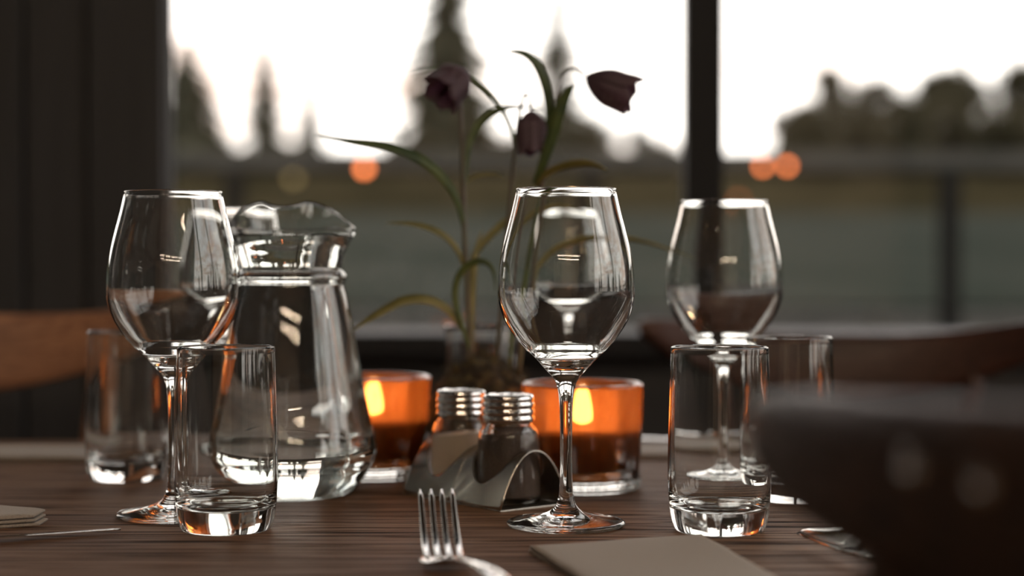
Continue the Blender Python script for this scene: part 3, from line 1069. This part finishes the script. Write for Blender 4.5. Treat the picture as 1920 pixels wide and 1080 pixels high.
def shaker(name, label, loc, content_name, m, fill):
    t = tag(empty(name, loc), label, 'shaker', 'salt and pepper shakers')
    r = .0228
    out = [(.019, 0), (.019, 0), (.0222, .0012), (r, .004), (r, .025), (r - .0006, .042), (r - .0016, .0495), (r - .0032, .0535), (.0170, .0565), (.0165, .0600)]
    ins = [(.0148, .0600), (.0155, .0560), (r - .0052, .0530), (r - .0034, .0490), (r - .0024, .042), (r - .0018, .025), (r - .0018, .008), (r - .0035, .0055), (.010, .005), (0, .005)]
    lathe('glass_body', [(0, .001), (.014, .0008)] + smooth_profile(out, 3) + smooth_profile(ins, 3), M['glass'], t, 72)
    # contents fill the inside of the body, touching the glass
    cp = [(0, .0048)] + [(rr + .0002, z) for rr, z in reversed(smooth_profile(ins, 3)) if rr > .001 and z < fill]
    rt = cp[-1][0]
    def tilt(v, a, k):
        if v.z > fill - .004 and True:
            f = max(0, (v.z - (fill - .012)) / .012)
            return Vector((v.x, v.y, v.z + (v.x * .10) * f))
        return v
    cp += [(rt, fill), (rt * .6, fill + .0006), (0, fill + .001)]
    co = lathe(content_name, cp, m, t, 48, warp=tilt)
    # ribbed steel cap
    cap = [(0, .0572), (.0172, .0572), (.0178, .0576)]
    z = .0580
    for k in range(3):
        cap += [(.0178, z), (.0186, z + .0008), (.0188, z + .0022), (.0186, z + .0036), (.0176, z + .0046)]
        z += .0050
    cap += [(.0180, z), (.0183, z + .0010), (.0181, z + .0028), (.0172, z + .0042), (.0150, z + .0046), (.0140, z + .0040), (.006, z + .0038), (0, z + .0038)]
    lathe('cap', cap, M['polished'], t, 64)
    for k in range(5):
        a = 2 * PI * k / 5
        q = lathe('hole', [(0, 0), (.0011, 0), (.0011, .0004), (0, .0004)], M['wick'], t, 10)
        q.location = (.006 * math.cos(a), .006 * math.sin(a), z + .0037)
    return t
shaker('pepper_shaker', 'pepper shaker with brown ground pepper and ribbed steel cap', stand_point(SW / 2, .0300), 'pepper', M['pepper'], .0500)
shaker('salt_shaker', 'salt shaker with pale salt and ribbed steel cap', stand_point(SW / 2, .0865), 'salt', M['salt'], .0455)

# ================================================================== POTTED FRITILLARY
PD = 1.335
pot = tag(empty('potted_flower', ((906 - 960) / F * PD, PD, TZ)), 'fritillary with drooping purple bells and strap leaves in a mossy pot', 'flower')
PO = Vector(pot.location)
lathe('pot', smooth_profile([(0, 0), (.026, 0), (.026, 0), (.0275, .001), (.031, .025), (.035, .052), (.0362, .060), (.0355, .0615), (.034, .060), (.032, .050), (0, .046)], 3), M['pot'], pot, 48)
verts, faces = [], []
NS, NT = 48, 16
for j in range(NT + 1):
    f = j / NT
    for i in range(NS):
        a = 2 * PI * i / NS
        rr = .042 * math.sin(f * PI * .55) / math.sin(PI * .55)
        zz = .052 + .046 * math.cos(f * PI * .62)
        n = noise.noise(Vector((math.cos(a) * rr * 70, math.sin(a) * rr * 70, zz * 70))) * .006 + noise.noise(Vector((math.cos(a) * rr * 240, math.sin(a) * rr * 240, zz * 240))) * .0025
        rr2 = max(.0004, rr + n * (1 if j else 0))
        verts.append(Vector((math.cos(a) * rr2, math.sin(a) * rr2, zz + n)))
for j in range(NT):
    for i in range(NS):
        k = (i + 1) % NS
        faces.append((j * NS + i, (j + 1) * NS + i, (j + 1) * NS + k, j * NS + k))
faces.append(tuple(range(NS)))
link_mesh('moss', verts, faces, M['moss'], pot)
# moss tufts
tv, tf = [], []
rnd = random.Random(5)
for q in range(1500):
    v = rnd.choice(verts)
    nrm = (v - Vector((0, 0, .055))).normalized()
    l = rnd.uniform(.003, .009)
    dr = (nrm + Vector((rnd.gauss(0, .6), rnd.gauss(0, .6), rnd.gauss(0, .6)))).normalized()
    sd = dr.orthogonal().normalized() * .0006
    i0 = len(tv)
    tv += [v - sd, v + sd, v + dr * l]
    tf.append((i0, i0 + 1, i0 + 2))
o = link_mesh('moss_tufts', tv, tf, M['moss'], pot, smooth=False)
o['kind'] = 'stuff'
def pp(px, py, dd=0.0):
    return at(px, py, PD + dd) - PO
def stem(pts, r0, r1, m='stem'):
    path = crspline([pp(*p) for p in pts], 8)
    n = len(path)
    return tube('stem', path, [r0 + (r1 - r0) * i / (n - 1) for i in range(n)], M[m], pot, 8)
stem([(884, 700, -.005), (880, 620, -.005), (876, 540, -.004), (870, 420, -.002), (867, 300, 0), (864, 215, .002), (862, 172, .004), (866, 150, .008), (870, 138, .006)], .0024, .0016)
stem([(930, 700, .004), (938, 600, .006), (946, 500, .008), (955, 390, .008), (965, 285, .006), (972, 225, .004), (980, 185, .002), (986, 176, 0), (992, 190, -.002), (995, 206, -.003)], .0021, .0009)
stem([(972, 700, .0), (985, 590, -.004), (997, 480, -.006), (1012, 370, -.006), (1030, 280, -.006), (1042, 200, -.006), (1050, 155, -.006), (1064, 134, -.006), (1082, 130, -.006), (1098, 141, -.006)], .0021, .0011)
def leaf(pts, wpx, m='leaf', tilt=.5, base=.45, twist=0.0):
    """strap leaf along pixel points: creased blade with real thickness"""
    path = crspline([pp(*p) for p in pts], 8)
    n = len(path)
    verts, faces = [], []
    W = wpx / F * PD * .5
    view = Vector((0, 1, 0))
    for i, p in enumerate(path):
        t = (path[min(i + 1, n - 1)] - path[max(i - 1, 0)]).normalized()
        s = t.cross(view).normalized()
        b = t.cross(s).normalized()
        f = i / (n - 1)
        w = W * (base + (1 - base) * math.sin(min(1, f / .55) * PI / 2)) * (1 if f < .55 else max(.02, 1 - ((f - .55) / .45) ** 1.7))
        a = tilt + twist * f
        wd = (s * math.cos(a) + b * math.sin(a)) * w / max(.35, abs(math.cos(a)))
        nn = (b * math.cos(a) - s * math.sin(a))
        th = .00025
        verts += [p - wd + nn * w * .25, p + nn * th, p + wd + nn * w * .25, p + wd * .96 + nn * (w * .25 - .0004), p - nn * .0006, p - wd * .96 + nn * (w * .25 - .0004)]
    for i in range(n - 1):
        for k in range(6):
            k2 = (k + 1) % 6
            faces.append((i * 6 + k, i * 6 + k2, (i + 1) * 6 + k2, (i + 1) * 6 + k))
    faces.append(tuple(range(5, -1, -1)))
    faces.append(tuple((n - 1) * 6 + k for k in range(6)))
    return link_mesh('leaf', verts, faces, M[m], pot)
leaf([(871, 428, -.002), (856, 376, -.010), (836, 342, -.018), (806, 312, -.026), (772, 292, -.034), (720, 274, -.042), (650, 264, -.05), (592, 252, -.055)], 19)
leaf([(870, 500, -.002), (861, 476, -.008), (842, 450, -.014), (812, 431, -.02), (772, 420, -.026), (724, 418, -.03)], 11, 'leaf_yellow')
leaf([(872, 345, .002), (877, 282, .006), (887, 250, .01), (904, 226, .014), (930, 208, .018), (962, 200, .02), (1018, 205, .02)], 15)
leaf([(966, 300, .006), (962, 255, .012), (945, 212, .016), (915, 172, .02), (878, 145, .022), (845, 132, .022), (805, 130, .022), (760, 141, .022)], 10)
leaf([(1003, 345, -.006), (1016, 310, -.012), (1032, 265, -.016), (1044, 222, -.02), (1056, 188, -.022), (1068, 168, -.024), (1080, 158, -.026)], 24, tilt=.2)
leaf([(1020, 305, -.004), (1026, 260, -.004), (1029, 210, -.004), (1023, 165, -.006), (1008, 125, -.01), (988, 104, -.014), (965, 97, -.018), (946, 97, -.02)], 18, tilt=.3)
leaf([(1006, 352, -.004), (1016, 334, -.010), (1034, 319, -.016), (1060, 309, -.022), (1092, 305, -.028), (1118, 309, -.034), (1139, 319, -.036)], 14, 'leaf_yellow')
leaf([(878, 540, .002), (884, 492, .008), (900, 462, .014), (928, 432, .02), (958, 410, .026), (1000, 394, .032), (1050, 387, .036), (1112, 399, .038)], 15, 'leaf_yellow')
leaf([(992, 560, .002), (997, 512, .008), (1014, 486, .014), (1044, 464, .02), (1090, 449, .026), (1150, 444, .032), (1220, 456, .036), (1302, 486, .038)], 13, 'leaf_yellow')
leaf([(872, 626, -.004), (856, 600, -.012), (830, 574, -.02), (796, 562, -.028), (756, 565, -.036), (716, 585, -.044), (684, 604, -.05), (656, 624, -.054)], 17, 'leaf_yellow')
leaf([(882, 660, -.006), (866, 610, -.012), (854, 570, -.016), (854, 535, -.02), (866, 508, -.024), (890, 491, -.028), (912, 492, -.03), (926, 512, -.03), (929, 550, -.028)], 13, tilt=.3)
leaf([(868, 350, .004), (882, 334, .010), (905, 326, .014), (930, 326, .018), (948, 332, .02)], 7, 'leaf_yellow')
leaf([(886, 690, .0), (884, 620, .002), (886, 540, .004), (893, 470, .008), (905, 430, .012)], 12, 'leaf_yellow')
leaf([(955, 690, -.004), (962, 600, -.008), (975, 520, -.012), (990, 430, -.014), (1003, 350, -.014)], 13)
# flowers
def flower(base, axis, length, rad, roll, splay, grow=.42):
    t = empty('flower', base)
    t.parent = pot
    ax = axis.normalized()
    q = Vector((0, 0, -1)).rotation_difference(ax)
    t.rotation_mode = 'QUATERNION'
    t.rotation_quaternion = q
    for k in range(6):
        outer = k % 2
        a0 = roll + k * PI / 3
        verts, faces = [], []
        NSs, NTt = 16, 8
        for i in range(NSs + 1):
            s = i / NSs
            rr = rad * (math.sin(min(1, s / grow) * PI / 2) ** .75) * (1 + splay[k] * max(0, s - .6) / .4) * (1.0 if outer else .95) + .0006
            half = R(39) * (1 if s < .62 else math.sqrt(max(0.0, 1 - ((s - .62) / .38) ** 2.0)) * .94 + .06)
            for j in range(NTt + 1):
                a = a0 + half * (2 * j / NTt - 1)
                crease = 1 + .05 * math.cos((2 * j / NTt - 1) * PI)
                verts.append(Vector((math.cos(a) * rr * crease, math.sin(a) * rr * crease, -length * s * (1 + .04 * math.cos(a * 2.3 + k)))))
        for i in range(NSs):
            for j in range(NTt):
                a = i * (NTt + 1) + j
                faces.append((a, a + 1, a + NTt + 2, a + NTt + 1))
        o = link_mesh('petal', verts, faces, M['petal'], t)
        md = o.modifiers.new('thick', 'SOLIDIFY'); md.thickness = .0006; md.offset = 1
    return t
flower(pp(873, 134, .006), Vector((-.62, -.45, -.62)), .034, .0152, .3, [.25, .1, .2, .1, .35, .1])
flower(pp(1098, 143, -.006), Vector((.90, -.12, -.40)), .043, .0150, .1, [.15, .3, .12, .05, .2, .25], .58)
flower(pp(996, 206, -.004), Vector((.02, -.05, -1)), .0365, .0118, .6, [0, .0, .0, 0, 0, 0])

# ================================================================== NAPKINS AND CUTLERY
def napkin(label, corners, layers=2, th=.0022, z0=0.0, seed=0):
    """folded cloth: stacked layers with softly waved edges; corners are table points"""
    t = tag(empty('napkin', (sum(c.x for c in corners) / 4, sum(c.y for c in corners) / 4, TZ + z0)), label, 'napkin', 'taupe cloth napkins')
    O = Vector(t.location)
    N = 28
    for l in range(layers):
        verts, faces = [], []
        sh = .0025 * l
        for j in range(N + 1):
            for i in range(N + 1):
                u, v = i / N, j / N
                p = (corners[0] * (1 - u) + corners[1] * u) * (1 - v) + (corners[3] * (1 - u) + corners[2] * u) * v
                e = noise.noise(Vector((p.x * 30, p.y * 30, seed + l))) * .0012
                p = Vector((p.x + e + sh * (.5 - u), p.y + e * .8 - sh * (.5 - v), TZ + z0 + l * th))
                edge = min(u, 1 - u, v, 1 - v)
                puff = (1 - math.exp(-edge * 18)) * th * .55
                verts.append(p - O + Vector((0, 0, th * .45 + puff + noise.noise(Vector((p.x * 18, p.y * 18, seed))) * .0005 + .0004)))
        nt = len(verts)
        for v in list(verts):
            verts.append(Vector((v.x, v.y, l * th + .0001)))
        W = N + 1
        for j in range(N):
            for i in range(N):
                a = j * W + i
                faces.append((a, a + 1, a + W + 1, a + W))
                faces.append((nt + a, nt + a + W, nt + a + W + 1, nt + a + 1))
        for i in range(N):
            faces.append((i, nt + i, nt + i + 1, i + 1))
            a = N * W + i
            faces.append((a, a + 1, nt + a + 1, nt + a))
            a = i * W
            faces.append((a, a + W, nt + a + W, nt + a))
            a = i * W + N
            faces.append((a, nt + a, nt + a + W, a + W))
        link_mesh('folded_layer', verts, faces, M['napkin'], t)
    return t
napkin('large taupe napkin lying in front of the middle wine glass', [on_table(990, 1036), on_table(1130, 1120), on_table(1500, 1120), on_table(1312, 1014)], 2, .0026, seed=1)
napkin('taupe napkin corner at the left edge beside the knife', [on_table(-260, 1010), on_table(70, 986), on_table(90, 976), on_table(-160, 958)], 3, .0028, seed=2)
napkin('taupe napkin at the far left table edge, behind the back left tumbler', [on_table(-190, 866), on_table(185, 868), on_table(232, 846), on_table(-90, 842)], 2, .0028, seed=3)
napkin('taupe napkin at the far table edge, right of the candle holders', [on_table(1150, 862), on_table(1425, 862), on_table(1400, 842), on_table(1150, 842)], 2, .0028, seed=4)

def sweep_flat(name, stations, m, parent=None, segs=10):
    """stations: (centre, half width vector, half thickness vector); superellipse section"""
    verts, faces = [], []
    for c, w, h in stations:
        for s in range(segs):
            a = 2 * PI * s / segs
            ca, sa = math.cos(a), math.sin(a)
            verts.append(c + w * math.copysign(abs(ca) ** .7, ca) + h * math.copysign(abs(sa) ** .8, sa))
    n = len(stations)
    for i in range(n - 1):
        for s in range(segs):
            t = (s + 1) % segs
            faces.append((i * segs + s, i * segs + t, (i + 1) * segs + t, (i + 1) * segs + s))
    faces.append(tuple(reversed(range(segs))))
    faces.append(tuple((n - 1) * segs + s for s in range(segs)))
    return link_mesh(name, verts, faces, m, parent)

# fork: local +Y towards the tines, root of the tines at the origin
root = Vector((on_table(834, 1046, .006).x, on_table(834, 1046, .006).y, TZ))
tip = Vector((-.0455, .992, TZ))
fdir = Vector((tip.x - root.x, tip.y - root.y, 0))
fk = tag(empty('fork', root, math.atan2(fdir.y, fdir.x) - PI / 2), 'steel fork with four raised tines pointing at the shaker stand', 'fork')
FL = fdir.length
X, Y, Z = Vector((1, 0, 0)), Vector((0, 1, 0)), Vector((0, 0, 1))
for k in range(4):
    x0 = (-.0094 + .00627 * k)
    st = []
    for i in range(15):
        f = i / 14
        y = f * FL
        z = .0052 + .030 * f ** 1.25 - .004 * math.sin(PI * f)
        w = .0023 * (1 - .38 * f) if f < .97 else .0008
        sl = math.atan2(.028, FL)
        st.append((Vector((x0 * (1 + .02 * f), y, z)), X * w, (Z * math.cos(sl) - Y * math.sin(sl)) * (.0015 * (1 - .3 * f))))
    sweep_flat('tine', st, M['polished'], fk, 10)
st = []
for i in range(13):
    f = i / 12
    y = .003 - .024 * f
    w = .0113 * (1 - f ** 2.2) + .0034
    z = .0052 - .0018 * math.sin(PI * f) + .003 * f
    st.append((Vector((.001 * f, y, z)), X * w, Z * .0012 + Z * .0006 * f))
sweep_flat('fork_neck', st, M['polished'], fk, 12)
st = []
for i in range(25):
    f = i / 24
    y = -.021 - .125 * f
    w = .0034 + .0052 * f ** 1.6 if f < .93 else .0086 * math.sqrt(max(.02, 1 - ((f - .93) / .07) ** 2))
    z = .0082 + .008 * math.sin(PI * min(1, f * 1.1)) - .0050 * f
    st.append((Vector((.001 + .031 * f, y, z)), X * w, Z * .0016))
sweep_flat('handle', st, M['polished'], fk, 12)

def knife(label, tip, back, blade_len, half_w, edge_tilt, z_tip, z_back, group='table knives'):
    d = Vector((back.x - tip.x, back.y - tip.y, 0)).normalized()
    t = tag(empty('knife', (tip.x, tip.y, TZ), math.atan2(d.y, d.x)), label, 'knife', group)
    # local +X runs from the tip to the handle
    Lt = .205
    st = []
    ct, sn = math.cos(edge_tilt), math.sin(edge_tilt)
    for i in range(19):
        f = i / 18
        x = blade_len * f
        up = half_w * (f ** .45 if f < .3 else .3 ** .45 + (1 - .3 ** .45) * min(1, (f - .3) / .3))   # spine side, gently curved
        if f > .75: up *= 1 - .45 * ((f - .75) / .25) ** 2
        w = max(.0006, up)
        z = z_tip + (z_back - z_tip) * (x / Lt) + sn * w
        off = half_w * .55 * (1 - (1 - f) ** 2) * 0
        st.append((Vector((x, off, z)), Y * ct * w + Z * sn * w, (Z * ct - Y * sn) * .0007))
    sweep_flat('blade', st, M['polished'], t, 10)
    st = []
    for i in range(17):
        f = i / 16
        x = blade_len - .004 + (Lt - blade_len) * f
        w = .0036 + .0038 * math.sin(min(1, f * 1.25) * PI / 2) if f < .94 else .0074 * math.sqrt(max(.03, 1 - ((f - .94) / .06) ** 2))
        z = z_tip + (z_back - z_tip) * (x / Lt) + sn * half_w * .5 * (1 - f)
        st.append((Vector((x, 0, max(z, .0035))), Y * w, Z * .0030))
    sweep_flat('handle', st, M['polished'], t, 12)
    return t
tp = on_table(1495, 1002, .005); bk = on_table(1660, 1062, .004)
knife('polished knife blade pointing out from under the near dark chair', tp, bk, .105, .0082, R(60), .005, .004)
tp = on_table(226, 993, .002); bk = on_table(-40, 1014, .002)
knife('thin knife lying edge-on at the lower left beside the napkin', tp, bk, .10, .0075, R(6), .0022, .004)
tp = on_table(1140, 846, .0075); bk = on_table(1300, 846, .0085)
knife('blurred knife lying on the far napkin behind the right candle holder', Vector((.085, 1.555, 0)), Vector((.20, 1.53, 0)), .10, .008, R(4), .0085, .0095)
tp = on_table(-120, 856, .0)
knife('blurred knife in front of the far left napkin', Vector((-.475, 1.47, 0)), Vector((-.62, 1.475, 0)), .10, .008, R(4), .0022, .004)
